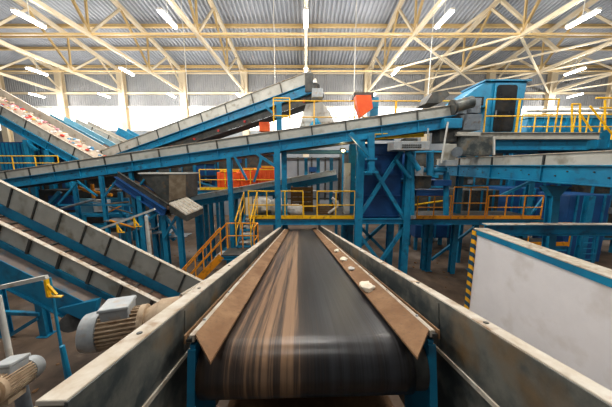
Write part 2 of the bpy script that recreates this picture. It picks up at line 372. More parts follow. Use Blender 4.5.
# ------------------------------------------------------------------ generic enclosed conveyor
def conveyor(label, A, B, w=.9, sk=.33, st=.38, pitch=1.5, belly=.0, far_sk=None, skm=GREY, stm=BLUE, legs=(), beltm=BROWN, head=False, edge=True, cleat=0, near=True, name='inclined_conveyor', flange=.12, fd=None, bd=None):
    fd = fd or sk; bd = bd or sk+.05
    A, B = V(A), V(B); e = (B-A).normalized(); L = (B-A).length
    s = V((-e.y, e.x, 0)).normalized()
    if s.y < 0: s = -s
    if abs(s.y) < .3 and s.x < 0: s = -s
    u = s.cross(e).normalized(); 
    if u.z < 0: u = -u
    t = thing(name, label, 'conveyor', (A+B)/2-u*(sk+st))
    def Q(a, b, c): return A+e*a+s*b+u*c
    def bx(m, a0, a1, b0, b1, c0, c1):
        return m.hexa([Q(a0,b0,c0),Q(a1,b0,c0),Q(a1,b1,c0),Q(a0,b1,c0)], [Q(a0,b0,c1),Q(a1,b0,c1),Q(a1,b1,c1),Q(a0,b1,c1)])
    np_ = max(1, round(L/pitch)); pl_ = L/np_
    fs = far_sk if far_sk else sk
    if near:
        m = MB(); 
        for k in range(np_): bx(m, k*pl_+.012, (k+1)*pl_-.012, 0, .012, -sk, 0)
        build('near_skirt', m, skm, t)
        for k in range(1, np_): build('skirt_rib', bx(MB(), k*pl_-.025, k*pl_+.025, -.035, -.001, -sk, -.01), DGREY if skm is GREY else skm, t)
        if fd > sk:
            for k in range(1, np_): build('skirt_rib', bx(MB(), k*pl_-.02, k*pl_+.02, w-.035, w-.013, -fd, -.01), DGREY, t)
    m = MB()
    for k in range(np_): bx(m, k*pl_+.004, (k+1)*pl_-.004, w-.012, w, -fd, fs-sk)
    build('far_skirt', m, skm, t)
    if edge:
        m = bx(MB(), 0, L, -.05, .03, .001, .02); build('near_edge', m, CREAM if skm is GREY else skm, t)
        m = bx(MB(), 0, L, w-.03, w+.05, fs-sk+.001, fs-sk+.02); build('far_edge', m, CREAM if skm is GREY else skm, t)
    for bb, nm in ((0,'near_stringer'), (w,'far_stringer')):
        m = bx(MB(), 0, L, bb-.012, bb+.012, -sk-st, (-sk if bb == 0 else -fd)-.002)
        sgn = -1 if bb == 0 else 1
        lo, hi = sorted((bb, bb+sgn*flange))
        bx(m, 0, L, lo, hi, -sk-.03, -sk-.003); bx(m, 0, L, lo, hi, -sk-st, -sk-st+.025)
        for k in range(1, np_): 
            lo2, hi2 = sorted((bb, bb+sgn*flange*.6)); bx(m, k*pl_-.015, k*pl_+.015, lo2, hi2, -sk-st+.025, -sk-.03)
        build(nm, m, stm, t)
    m = MB()
    for k in range(np_):
        for q in (.2,.35,.65,.8):
            a = (k+q)*pl_; c = -sk-st*(.35 if int(q*100) % 2 else .6); m.tube(Q(a,-.013,c), Q(a,-.035,c), .018, 6)
    build('stringer_bolts', m, DGREY, t)
    build('belt', bx(MB(), 0, L, .03, w-.03, -bd-.01, -bd+.005), beltm, t)
    build('return_belt', bx(MB(), 0, L, .08, w-.08, -sk-st-belly-.02, -sk-st-belly), RUBBER, t)
    k = .4
    while k < L: build('roller', MB().tube(Q(k,.02,-bd-.06), Q(k,w-.02,-bd-.06), .045, 8), DGREY, t, smooth=True); k += 1.2
    if cleat:
        m = MB(); k = .2
        while k < L-.1: bx(m, k, k+.03, .05, w-.05, -bd+.005, -bd+.035); k += cleat
        build('cleats', m, DGREY, t)
    if belly:
        k = .5
        while k < L: build('return_roller', MB().tube(Q(k,-.02,-sk-st-belly*.6), Q(k,w+.02,-sk-st-belly*.6), .06, 8), RED, t, smooth=True); k += 1.6
        m = bx(MB(), 0, L, .05, .07, -sk-st-belly, -sk-st); build('belly_guard', m, DGREY, t)
    if head:
        build('head_pulley', MB().tube(Q(L,-.02,-sk-.25), Q(L,w+.02,-sk-.25), .24, 20), RUBBER, t, smooth=True)
        m = MB().tube(Q(L,-.04,-sk-.25), Q(L,-.10,-sk-.25), .12, 12); build('bearing', m, DGREY, t)
    return Q, L, t
def addlegs(res, fr, w, dz, r_=.14):
    Q, L, t = res
    for f_ in fr:
        for b_ in (.02, w-.02):
            p_ = Q(L*f_, b_, 0); p_.z -= dz; build('leg', MB().beam(V((p_.x,p_.y,0)), p_, r_, r_), BLUE, t)
# main long diagonal conveyor
conveyor('long grey and blue conveyor rising from far left to the machinery at right', P(-40,178,10.9), P(455,105,8.2), w=.9, sk=.34, st=.40, pitch=1.25, head=True)
# upper diagonal
Q9, L9, t9 = conveyor('steep upper conveyor rising right behind the long diagonal one, red return rollers beneath', P(85,157,15.5), P(311,71,10.8), w=1.0, sk=.52, st=.42, pitch=1.5, belly=.35, head=True)
# left top waste conveyor
A10, B10 = P(-45,80,13.4), P(100,161,13.2)
Q10, L10, t10 = conveyor('conveyor at upper left heaped with colourful waste, sloping down right', A10, B10, w=1.8, sk=.5, st=.42, pitch=1.7, far_sk=.62)
cols = [(.75,.05,.03),(.8,.75,.7),(.75,.7,.6),(.1,.3,.5),(.75,.45,.05),(.5,.4,.3),(.75,.35,.4),(.85,.85,.85)]
wp = MB(); mats = [mat('waste_%d' % i, c, None, .6) for i, c in enumerate(cols)]
fi = []
for i in range(420):
    a = random.random()*L10; bq = .1+random.random()*1.45; h = -.55+.62*(1-abs(bq-.85)/.95)*random.random()**.5+.05
    c = Q10(a, bq, h); s_ = .06+.10*random.random()
    n0 = len(wp.f); wp.blob(c, (s_, s_*.8, s_*.5), i, 6, 4, .8); fi += [random.randrange(8)]*(len(wp.f)-n0)
bed = MB(); 
bp_ = [Q10(0,.04,-.5),Q10(0,.5,-.15),Q10(0,.9,-.05),Q10(0,1.3,-.15),Q10(0,1.65,-.5)]
bed.prism(bp_, Q10(L10,0,0)-Q10(0,0,0))
n0 = len(bed.f); o = len(wp.v); wp.v += bed.v; wp.f += [tuple(i+o for i in f) for f in bed.f]; fi += [5]*n0
w_ = build('mixed_waste', wp, mats[0])
for m in mats[1:]: w_.data.materials.append(m)
for p, i in zip(w_.data.polygons, fi): p.material_index = i
tag(w_, 'colourful mixed waste heaped on the upper left conveyor', 'waste', kind='stuff')
addlegs(conveyor('pale blue conveyor behind the waste-heaped one at upper left', P(50,114,17.5), P(104,143,17.5), w=1.0, sk=.35, st=.5, skm=LBLUE, stm=BLUE), (.35,.85), 1.0, .85)
addlegs(conveyor('plain grey conveyor farther back, right of the pale blue one', P(76,119,19.5), P(126,143,19.5), w=1.0, sk=.45, st=.3, stm=GREY), (.35,.85), 1.0, .85)
addlegs(conveyor('short blue conveyor end farthest back, right of the grey one', P(118,127,21), P(140,139,21), w=1.0, sk=.5, st=.5, skm=BLUE), (.35,.85), 1.0, .85)
# lower-left conveyor (closest)
QL, LL, tL = conveyor('large near conveyor at lower left with cleated brown belt between grey side plates', P(-120,163,4.55), P(184,314,4.55), w=1.08, sk=.33, st=.55, pitch=.62, far_sk=.33, cleat=.36, flange=.03, fd=.50, bd=.74)
def LB(nm, b0, b1, c0, c1, m): build(nm, MB().hexa([QL(0,b0,c0),QL(LL,b0,c0),QL(LL,b1,c0),QL(0,b1,c0)], [QL(0,b0,c1),QL(LL,b0,c1),QL(LL,b1,c1),QL(0,b1,c1)]), m, tL)
LB('dusty_ledge', -.26, -.035, -.47, -.455, DUST); LB('outer_web', -.275, -.26, -.90, -.45, BLUE); LB('outer_flange', -.33, -.276, -.90, -.88, BLUE)
# right conveyor, running into depth
conveyor('broad right conveyor with bolted blue beam, running back at eye level', P(640,150,4.3), P(437,159.5,11.3), w=1.0, sk=.26, st=.43, pitch=1.6, name='belt_conveyor', head=False, flange=.1)
# mid conveyor under the diagonal
addlegs(conveyor('small pale-sided conveyor rising right behind the central platform', P(188,197,11.8), P(336,170,11.8), w=.7, sk=.22, st=.3, skm=RAW, pitch=2), (.08,.3), .7, .5)
# dark sloping conveyors behind hopper
conveyor('dark blue conveyor sloping down right beneath the grey hopper', P(118,172,9.6), P(168,204,9.0), w=.6, sk=.2, st=.3, skm=DGREY, stm=NAVY, pitch=2)
# ------------------------------------------------------------------ railings, platforms
def railing(label, pts, h=1.1, m=YEL, toe=.16, posts=None, post_every=1.5, rt=.022, mid=1, group=None):
    pts = [V(p) for p in pts]; t = thing('railing', label, 'railing', pts[0], group)
    U = V((0,0,1)); 
    tr = MB(); mr_ = MB(); tb = MB()
    for a, b in zip(pts, pts[1:]):
        tr.tube(a+U*h, b+U*h, rt+.004, 8)
        for k in range(mid): mr_.tube(a+U*h*(k+1)/(mid+1), b+U*h*(k+1)/(mid+1), rt, 8)
        if toe: tb.beam(a+U*(toe/2-.02), b+U*(toe/2-.02), .012, toe)
        L = (b-a).length; n_ = max(1, round(L/post_every))
        for k in range(n_+1 if b is pts[-1] or (b-pts[-1]).length < 1e-6 else n_):
            q = a.lerp(b, k/n_); build('post', MB().tube(q-U*.05, q+U*h, rt+.003, 8), m, t)
    build('top_rail', tr, m, t); build('mid_rail', mr_, m, t)
    if toe: build('toe_board', tb, m, t)
    return t
def platform(label, x0, x1, y0, y1, z, cols=(), beam=.2):
    t = thing('platform', label, 'platform', ((x0+x1)/2, (y0+y1)/2, z-beam))
    build('deck', MB().box((x0,y0,z-.04), (x1,y1,z)), DGREY, t)
    m = MB()
    for y in (y0+.04, y1-.04): m.ibeam((x0,y,z-.04-beam/2), (x1,y,z-.04-beam/2), .1, beam, .015)
    k = x0+.05
    while k < x1: m.beam((k,y0+.1,z-.04-beam/2), (k,y1-.1,z-.04-beam/2), .06, beam*.7); k += 1.2
    build('edge_beam', m, BLUE, t)
    for (x, y) in cols:
        build('leg', MB().ibeam((x,y,0), (x,y,z-.04-beam), .2, .2, .02, (0,1,0)), BLUE, t)
    return t
def at(px, py, Y):   # by world distance Y
    v = FWD + RT*((px-306)/F) - UP*((py-203.5)/F); return CAM + v*(Y/v.y)
c0 = at(249,219,9.3); c1 = at(362,219,9.3); PZ = c0.z
platform('central platform with yellow edge under which the belt passes', c0.x, c1.x, 9.3, 12.2, PZ, [(c0.x+.12,9.6),(c1.x-.2,12)])
railing('yellow railing on the left front of the central platform, in front of the white sacks', [(c0.x,9.35,PZ),(at(303,219,9.35).x,9.35,PZ)], post_every=.8)
railing('yellow railing on the right front of the central platform, by the brown crate', [(at(303,219,9.35).x+.02,9.35,PZ),(at(317,219,9.35).x,9.35,PZ)], h=.5, mid=0, post_every=3)
railing('yellow guard rail panel at the right end of the central platform', [(at(317,219,9.35).x,9.33,PZ),(c1.x-.3,9.33,PZ)], post_every=.75)
# right platform
r0 = at(411,219,9.6); r1 = at(545,219,9.6)
platform('right-hand walkway with orange edge beyond the white tank wall', r0.x, r1.x, 9.6, 11.5, r0.z, [(r0.x+1.5,11.3),(r1.x-.5,11.3)])
railing('low orange railing at the left of the right walkway', [(at(417,219,9.6).x,9.63,r0.z),(at(450,219,9.6).x,9.63,r0.z)], h=.95, m=ORA, post_every=.75)
railing('taller orange railing in the middle of the right walkway', [(at(452,219,9.6).x,9.63,r0.z),(at(485,219,9.6).x,9.63,r0.z)], h=1.3, m=ORA, post_every=.65)
railing('orange railing at the right of the right walkway', [(at(487,219,9.6).x,9.63,r0.z),(at(541,219,9.6).x,9.63,r0.z)], h=.95, m=ORA, post_every=.7)
l0 = at(532,247,9); l1 = at(574,247,9)
platform('small low orange-edged landing behind the white tank wall', l0.x, l1.x, 9.2, 10.2, l0.z, [(l0.x+.1,9.9)])
railing('orange railing around the low landing', [(l0.x,9.2,l0.z),(l1.x,9.2,l0.z)], h=.9, m=ORA, post_every=.7)
# mid-left platform with orange machinery
m0 = at(185,190,13); m1 = at(276,190,13)
platform('raised walkway behind the hopper carrying orange machinery', m0.x, m1.x, 13, 15.5, m0.z, [(m0.x+.2,15),(at(232,190,13).x,15.2)])
railing('yellow railing in front of the orange machinery', [(at(200,190,13).x,13.05,m0.z),(m1.x,13.05,m0.z)], post_every=1.3)
for k, (a, b_, t_, w) in enumerate(((218,240,172,'left'), (241,258,170,'middle'), (259,277,168,'right'))):
    p, q = at(a,188,14), at(b_,t_,14)
    t = thing('screw_press', 'bright orange machine housing behind the railing, %s one' % w, 'machine', ((p.x+q.x)/2,14,m0.z), 'orange machine housings')
    build('housing', MB().box((p.x,13.9,m0.z), (q.x,14.8,q.z)), REDO, t, bevel=.04)
    mm = MB()
    for j in range(4): xx = p.x+(q.x-p.x)*(j+.5)/4; mm.box((xx-.03,13.84,m0.z+.05), (xx+.03,13.9,q.z-.05))
    build('stiffener', mm, REDO, t)
    build('cover', MB().box((p.x+.2,13.85,q.z), (q.x-.2,14.6,q.z+.12)), ORA, t)
# upper rail behind the diagonal
u0 = at(274,133,10.6)
def uz(px): return at(px,133,10.6)
platform('upper walkway hidden behind the long diagonal conveyor', uz(272).x, uz(400).x, 10.55, 11.3, u0.z, [])
railing('yellow railing of the upper walkway above the long diagonal conveyor', [(uz(274).x,10.6,u0.z),(uz(394).x,10.6,u0.z)], h=at(274,101,10.6).z-u0.z, post_every=1.6, toe=0)
railing('yellow railing running on to the dark hopper at upper centre right', [(uz(395).x,10.6,u0.z+.1),(uz(458).x,10.6,u0.z+.1)], h=at(274,101,10.6).z-u0.z-.1, post_every=2, toe=0)
# yellow rail far left
e0 = at(-5,170,12)
railing('yellow railing by the blue container at far left', [(at(-8,172,12).x,12,e0.z),(at(60,172,12).x,12,e0.z)], h=at(0,156,12).z-e0.z, post_every=1.0, toe=0)
platform('walkway at far left carrying a yellow railing', at(-20,172,12).x, at(62,172,12).x, 12, 13, e0.z, [(at(-8,172,12).x,12.5),(at(58,172,12).x,12.5)])
# ------------------------------------------------------------------ support frames
def frame(label, cols, z0=0, braces=(), m=BLUE, w=.2, name='support_frame'):
    """cols: list of (base point, top point); braces: list of (p,q)"""
    t = thing(name, label, 'frame', V(cols[0][0]))
    for a, b_ in cols:
        build('column', MB().ibeam(a, b_, w, w, .022, (0,1,0)), m, t)
        a = V(a); build('foot_plate', MB().box((a.x-w*.8,a.y-w*.8,a.z), (a.x+w*.8,a.y+w*.8,a.z+.02)), m, t)
    for a, b_ in braces: build('brace', MB().beam(a, b_, w*.5, w*.5), m, t)
    return t
def vcol(px, py, Y, zb=0):
    p = at(px, py, Y); return (V((p.x,Y,zb)), p)
def pp(px, py, Y): return at(px, py, Y)
# tower
TY = 9.0
xl, xr = at(358,230,TY).x, at(405,230,TY).x
tz = at(380,140,TY).z
t = frame('tall blue tower frame carrying the dark blue tank right of the platform',
    [((xl,TY,0),(xl,TY,tz)), ((xr,TY,0),(xr,TY,tz)), ((xl,TY+1.6,0),(xl,TY+1.6,tz)), ((xr,TY+1.6,0),(xr,TY+1.6,tz))],
    braces=[(pp(358,233,TY),pp(380,262,TY)),(pp(380,262,TY),pp(404,228,TY)),(pp(360,215,TY),pp(402,150,TY)),(pp(404,218,TY-.03),pp(362,150,TY-.03)),
            ((xl,TY+1.6,PZ-2),(xr,TY+1.6,PZ-.2)),((xl,TY+1.6,PZ-.2),(xr,TY+1.6,PZ-2))], w=.26)
build('cross_beam', MB().ibeam((xl,TY-.02,at(380,221,TY).z), (xr,TY-.02,at(380,221,TY).z), .16, .2), BLUE, t)
build('cross_beam', MB().ibeam((xl,TY-.02,at(380,172,TY).z), (at(372,172,TY).x,TY-.02,at(380,172,TY).z), .16, .22), BLUE, t)
t = thing('tank', 'dark navy square tank inside the blue tower', 'tank', ((xl+xr)/2,TY+.7,PZ+.1))
build('body', MB().box((xl+.15,TY+.25,PZ-.05), (xr-.15,TY+1.4,tz-.1)), NAVY, t, bevel=.03)
mm = MB()
for k in range(4): mm.box((xl+.15,TY+.2,PZ+.1+k*.8), (xr-.15,TY+.25,PZ+.16+k*.8))
build('stiffener', mm, NAVY, t)
# posts holding diagonal
def prop(label, px, pt, pb, Y, dx=None, dm=.14):
    t = thing('conveyor_prop', label, 'support', at(px,pb,Y))
    build('post', MB().ibeam(at(px,pb,Y), at(px,pt,Y), .2, .2, .02, (0,1,0)), BLUE, t)
    p = at(px,pb,Y); build('base_flange', MB().box((p.x-.22,Y-.16,p.z-.03), (p.x+.22,Y+.16,p.z+.03)), BLUE, t)
    p = at(px,(pb*2+pt)/3,Y); build('joint_flange', MB().box((p.x-.18,Y-.13,p.z-.03), (p.x+.18,Y+.13,p.z+.03)), BLUE, t)
    if dx: build('diagonal', MB().beam(at(px+dx,pt,Y), at(px-math.copysign(2,-dx)*0,(pb+pt)/2+4,Y), dm, dm), BLUE, t)
prop('blue prop under the long diagonal conveyor at the tower, slanting brace on its left', 371, 133, 172, 8.55, -21)
frame('pair of blue columns under the diagonal conveyor at left of the central platform', [vcol(277,149,8.9), vcol(284,149,9.6)],
      braces=[(pp(254,152,8.9),pp(275,166,8.9))], w=.2)
frame('blue column with slanting brace under the diagonal conveyor, in front of the orange machinery', [vcol(229,157,9.4,0)], braces=[(pp(235,157,9.4),pp(247,180,9.4)),(pp(262,157,9.4),pp(254,182,9.4))], w=.16)
frame('blue trestle under the diagonal conveyor at left, with A-shaped braces', [vcol(101,176,10.0),vcol(131,172,10.0),vcol(74,181,10.2)],
      braces=[(pp(78,181,9.95),pp(56,207,9.95)),(pp(77,181,9.95),pp(97,196,9.95)),(pp(122,174,9.95),pp(103,198,9.95)),(pp(150,172,9.95),pp(132,196,9.95)),(pp(56,205,9.95),pp(131,205,9.95))], w=.13)
frame('blue trestle under the waste-heaped conveyor at upper left', [vcol(27,140,13.6),vcol(48,150,13.6)], braces=[(pp(27,143,13.5),pp(37,150,13.5))], w=.25)
# column of right conveyor: flared head
t = thing('support_column', 'bright blue column with flared head under the right conveyor', 'column', at(553,222,6.1))
p0 = at(553,262,6.15); p1 = at(553,196,6.15)
build('shaft', MB().ibeam(V((p0.x,6.15,0)), p1, .19, .19, .02, (0,1,0)), BLUE, t)
hz = p1.z; x = p1.x
build('flared_head', MB().prism([(x-.095,6.06,hz),(x+.095,6.06,hz),(x+.30,6.06,hz+.26),(x-.30,6.06,hz+.26)], (0,.18,0)), BLUE, t)
# lower horizontal beam at right
a, b_ = at(480,227,6.05), at(650,227,6.05)
t = thing('steel_beam', 'blue horizontal I-beam with pale top, resting at the corner of the white tank wall', 'beam', a)
build('web', MB().ibeam(V((a.x,5.9,a.z-.03)), V((b_.x,5.9,a.z-.03)), .2, .27, .02), BLUE, t)
build('dusty_top', MB().box((a.x,5.8,a.z+.107), (b_.x,6.0,a.z+.12)), CREAM, t)
# white tank wall
YF = 5.8; q = at(475,230,YF); WX, WZ = q.x, q.z
t = thing('tank_wall', 'large white steel wall with blue rim and hazard-striped end at right foreground', 'tank', (WX,3.5,0))
build('panel', MB().box((WX,1.1,0), (WX+.05,YF,WZ)), WHITE, t)
build('blue_rim', MB().box((WX-.03,1.1,WZ-.09), (WX-.001,YF,WZ+.03)), BLUE, t)
build('top_flange', MB().box((WX-.04,1.1,WZ+.031), (WX+.30,YF,WZ+.05)), CREAM, t)
hz_ = build('hazard_strip', MB().box((WX-.05,YF-.10,0), (WX-.002,YF+.02,WZ-.0)), HAZ, t)
build('hazard_strip', MB().box((WX-.05,YF+.022,0), (WX+.04,YF+.03,WZ)), HAZ, t)
for k in range(3): build('stiffener', MB().box((WX+.051,1.8+k*1.6,0), (WX+.2,1.9+k*1.6,WZ)), BLUE, t)
# ------------------------------------------------------------------ upper right deck and cabin
DZ = at(480,132.5,9).z; dx0, dx1 = at(481,133,9).x, at(600,133,9).x
t = thing('platform', 'upper right deck of grey channel over a blue beam, under the blue cabin', 'platform', ((dx0+dx1)/2,10,DZ-.6))
build('deck_channel', MB().box((dx0,9,DZ-.24), (dx1,11.2,DZ)).box((dx0,8.94,DZ-.02), (dx1,9,DZ)).box((dx0,8.94,DZ-.24), (dx1,9,DZ-.22)), GREY, t)
xb = at(495,140,9).x
build('blue_beam', MB().ibeam((xb,9.1,DZ-.44), (dx1-.3,9.1,DZ-.44), .16, .36), BLUE, t)
build('blue_beam', MB().ibeam((xb,11,DZ-.44), (dx1-.3,11,DZ-.44), .16, .36), BLUE, t)
for x_ in (dx0+.6, dx1-.5): build('leg', MB().ibeam((x_,10.9,0), (x_,10.9,DZ-.62), .22, .22), BLUE, t)
cx0, cx1 = at(484,132,9.4).x, at(519,132,9.4).x; cz1 = at(500,81,9.4).z
t = thing('operator_cabin', 'blue operator cabin with dark door glass on the upper right deck', 'cabin', ((cx0+cx1)/2,10,DZ))
xs = at(462,97,9.4).x; zs = at(462,100,9.4).z; zt = cz1-.02
build('shell', MB().prism([(cx0,9.45,DZ),(cx1,9.45,DZ),(cx1+.12,9.45,cz1),(at(486,80,9.45).x,9.45,cz1),(xs,9.45,zs+.05),(xs+.05,9.45,zs-.25),(cx0,9.45,zs-.25)], (0,1.3,0)), BLUE, t, bevel=.03)
g0, g1 = at(492,131,9.4).x, at(512,131,9.4).x; gz0, gz1 = DZ+.08, at(500,85,9.4).z
dd = build('door', MB().box((g0-.07,9.39,DZ+.03), (g1+.07,9.44,gz1+.07)), BLUE, t)
bm_ = MB(); rr = .1; pts = []
for cx_, cz_, a0 in ((g1-rr,gz1-rr,0),(g0+rr,gz1-rr,90),(g0+rr,gz0+rr,180),(g1-rr,gz0+rr,270)):
    for k in range(5): a_ = math.radians(a0+k*22.5); pts.append((cx_+rr*math.cos(a_), 9.375, cz_+rr*math.sin(a_)))
build('door_glass', MB().prism(pts, (0,.012,0)), GLASSD, dd)
build('door_handle', MB().tube((g0+.02,9.33,DZ+.6), (g0+.02,9.33,DZ+.85), .02), MGREY, dd)
build('side_window', MB().box((at(464,104,9.4).x+.1,9.42,zs-.18), (cx0-.12,9.448,zs+.12)), GLASSD, t)
build('roof_lip', MB().box((at(485,80,9.4).x,9.36,cz1), (cx1+.2,10.8,cz1+.05)), BLUE, t)
rz0 = DZ; 
railing('yellow railing in front of the blue cabin', [(at(484,133,9).x,9.03,DZ),(at(516,133,9).x,9.03,DZ)], h=at(484,99,9).z-DZ, post_every=1.1, toe=0)
railing('yellow railing on the upper deck right of the cabin', [(at(517,133,9).x,9.03,DZ),(at(555,133,9).x,9.03,DZ)], h=at(484,99,9).z-DZ, post_every=1.2, toe=0)
railing('lower yellow railing behind, at upper right', [(at(520,134,10.8).x,10.8,DZ),(at(612,134,10.8).x,10.8,DZ)], h=1.0, post_every=.6, toe=0)
t = thing('stair_rail', 'slanting yellow stair railing at the far upper right edge', 'railing', at(590,133,9))
for a, b_ in (((572,104,9),(572,133,9)),((580,104,9),(580,133,9)),((605,100,9),(605,130,9)),((596,98,9),(612,98,9)),((590,106,9),(612,134,9)),((579,112,9),(592,131,9)),((572,104,9),(580,104,9)),((600,108,9),(618,108,9))):
    build('rail_bar', MB().tube(at(*a), at(*b_), .03), YEL, t)
# blue tanks behind the upper right railing
p = at(528,118,13); q = at(604,118,13)
t = thing('storage_bin', 'wide blue bin with pale top rim behind the upper right railing', 'bin', ((p.x+q.x)/2,14,p.z-1))
build('body', MB().box((p.x,13,p.z-1.6), (q.x+1.5,15,p.z)), BLUE, t, bevel=.05)
build('rim', MB().box((p.x-.08,12.92,p.z), (q.x+1.58,15.08,p.z+.16)), LBLUE, t)
mm = MB(); 
for k in range(9): mm.box((p.x+.2+k*.6,12.93,p.z-1.5), (p.x+.28+k*.6,13,p.z))
build('stiffener', mm, BLUE, t)
for x_ in (p.x+.3, q.x+1): build('leg', MB().ibeam((x_,14,0), (x_,14,p.z-1.6), .25, .25), BLUE, t)
single('pipe', 'thick pale pipe crossing above the blue bin at upper right', 'pipe', MB().tube(at(526,111,12.6), at(640,110,12.6), .08, 16), RAW, smooth=True)
# ------------------------------------------------------------------ transfer machinery at the head of the diagonal
Y = 8.8
def slab(name, label, cat, pts, Yn, dep, m, **k):
    poly = [at(x_, y_, Yn) for x_, y_ in pts]
    return single(name, label, cat, MB().prism(poly, (0,dep,0)), m, **k)
slab('dark_hopper', 'black pointed hopper above the head of the long conveyor', 'hopper', [(426,103),(433,92),(447,90),(450,95),(440,103)], 9.3, .8, DGREY)
t = thing('drive_unit', 'grey box gearbox and drive at the head of the long diagonal conveyor', 'machine', at(468,135,8.7))
def bp2(nm, x0_, y0_, x1_, y1_, Yn, dep, m, par, bev=.015):
    a = at(x0_,y1_,Yn); c = at(x1_,y0_,Yn); return build(nm, MB().box((a.x,Yn,a.z), (c.x,Yn+dep,c.z)), m, par, bevel=bev)
bp2('gearbox', 471,98,482,113,8.7,.6,MACH,t)
bp2('base_box', 463,114,482,130,8.72,.6,MACH,t)
bp2('bracket', 458,104,471,114,8.9,.4,MACH,t)
build('roller_drum', MB().tube(at(454,107,8.5), at(472,102,8.5), .2, 16), WALLS, t, smooth=True)
build('drum_end', MB().tube(at(452,107.5,8.5), at(454,107,8.5), .25, 16), DGREY, t, smooth=True)
bp2('guard', 444,118,463,128,8.4,.5,BLUE,t)
t = thing('transfer_chute', 'dusty brown and grey transfer chute between the diagonal and right conveyors', 'chute', at(470,160,8.6))
bp2('chute_body', 459,136,494,155,8.5,.7,WALLS,t)
bp2('chute_lip', 457,132,481,136,8.45,.8,GREY,t)
bp2('side_box', 440,128,458,142,8.6,.6,DGREY,t)
bp2('side_plate', 443,144,457,160,8.55,.05,GREY,t)
bp2('lower_box', 446,160,458,166,8.5,.5,MGREY,t)
build('strut', MB().tube(at(448,122,8.35), at(441,163,8.35), .03), RAW, t)
build('round_cover', MB().tube(at(457,152,8.4), at(457,152,8.5), .17, 20), MACH, t, smooth=True)
build('stiffener', MB().beam(at(494,136,8.48), at(494,155,8.48), .05, .05), RAW, t)
t = thing('fan_unit', 'flat grey ventilator box with slotted front hanging by the tower', 'ventilator', at(412,151,8.3))
bp2('body', 394,141,430,150,8.3,.7,MGREY,t)
mm = MB()
for k in range(9):
    for j in range(2): a = at(403+k*2.2,145+j*2.2,8.29); mm.box((a.x-.028,8.285,a.z-.02), (a.x+.028,8.3,a.z+.02))
build('slots', mm, DGREY, t)
bp2('top_motor', 405,138,418,141,8.4,.4,DGREY,t)
build('hanger', MB().tube(at(428,128,8.6), at(428,141,8.6), .03), MGREY, t)
single('crane_beam', 'yellow beam below the diagonal conveyor above the ventilator box', 'beam', MB().ibeam(at(372,137,8.9), at(424,134,8.9), .12, .2), YEL)
t = thing('clutter_frame', 'dense blue pipework and frames between the tower and the right conveyor', 'machine', at(425,200,9))
for a, b_, rr in (((408,152,8.6),(419,170,8.6),.09),((430,152,8.7),(430,175,8.7),.12),((420,170,8.8),(446,170,8.8),.09),((412,165,8.9),(412,215,8.9),.09),((446,172,9),(446,215,9),.1),((396,160,8.8),(410,178,8.8),.07)):
    build('pipe', MB().tube(at(*a), at(*b_), rr, 12), BLUE, t, smooth=True)
bp2('valve_box', 414,176,432,188,8.9,.5,DGREY,t); bp2('valve_box', 434,180,452,186,8.8,.4,NAVY,t); bp2('motor_box', 416,166,424,176,8.7,.4,MGREY,t)
bp2('housing', 416,190,450,196,9.0,.5,NAVY,t)
# dark machines behind the right walkway
for k, (x0_, y0_, x1_, yb, Yn, m_, lb) in enumerate(((462,190,500,214,12,DGREY,'dark machine behind the tall orange railing'), (505,188,540,214,12.5,NAVY,'navy machine behind the right walkway railing'), (560,195,612,262,10.5,NAVY,'navy machine at the right edge below the right conveyor'), (415,225,455,238,14,NAVY,'low navy machine under the right walkway'))):
    a = at(x0_,yb,Yn); c = at(x1_,y0_,Yn)
    t = thing('machine_housing', lb, 'machine', ((a.x+c.x)/2,Yn+.5,0))
    build('body', MB().box((a.x,Yn,a.z), (c.x,Yn+1.5,c.z)), m_, t, bevel=.04)
    for x_ in (a.x+.15, c.x-.15): build('leg', MB().beam((x_,Yn+.2,0), (x_,Yn+.2,a.z), .16, .16), BLUE, t)
    for j in range(3): xx = a.x+(c.x-a.x)*(j+.5)/3; build('stiffener', MB().box((xx-.04,Yn-.05,a.z), (xx+.04,Yn,c.z)), BLUE, t)
frame('blue posts and braces behind the white tank wall at right', [vcol(590,196,8.5),vcol(524,196,11.8)], braces=[(pp(520,228,11.7),pp(545,196,11.7)),(pp(500,196,10),pp(530,182,10))], w=.2)
frame('blue posts under the right walkway', [vcol(476,222,11.2),vcol(431,222,11.2),vcol(505,222,12)], braces=[(pp(431,260,11.2),pp(476,226,11.2))], w=.2)
t = thing('ladder', 'small blue ladder behind the white tank wall at far right', 'ladder', at(590,262,8.2))
for px_ in (583,595): build('stile', MB().beam(V((at(px_,262,8.2).x,8.2,0)), at(px_,228,8.2), .04, .06), BLUE, t)
for k in range(6): build('rung', MB().tube(at(583,232+k*5.5,8.2), at(595,232+k*5.5,8.2), .018), BLUE, t)
# ------------------------------------------------------------------ items above the diagonal
slab('orange_hood', 'bright orange fabric hood hanging over the upper walkway', 'hood', [(356,95),(371,95),(373,108),(361,117),(357,104)], 10.2, .5, REDO)
t = thing('small_crusher', 'blue and dark machine just behind the orange hood', 'machine', at(372,118,10.9))
bp2('body', 370,97,379,116,10.9,.6,BLUE,t); bp2('cap', 354,92,374,97,10.8,.6,DGREY,t)
t = thing('cyclone_box', 'pale grey slant-topped box on the upper walkway', 'machine', at(315,125,11.6))
build('body', MB().prism([at(x_,y_,11.6) for x_,y_ in ((300,126),(336,126),(330,112),(322,102),(306,104))], (0,1,0)), RAW, t)
build('cone', MB().tube(at(316,118,11.3), at(316,127,11.3), .05, 16, .35), BLUE, t, smooth=True)
slab('orange_box', 'small orange box under the head of the steep upper conveyor', 'box', [(259,122),(269,122),(269,131),(259,131)], 10.9, .4, REDO)
frame('blue post under the steep upper conveyor with yellow guard', [vcol(279,104,10.3,at(279,135,10.3).z)], braces=[(pp(265,106,10.3),pp(278,118,10.3))], w=.2)
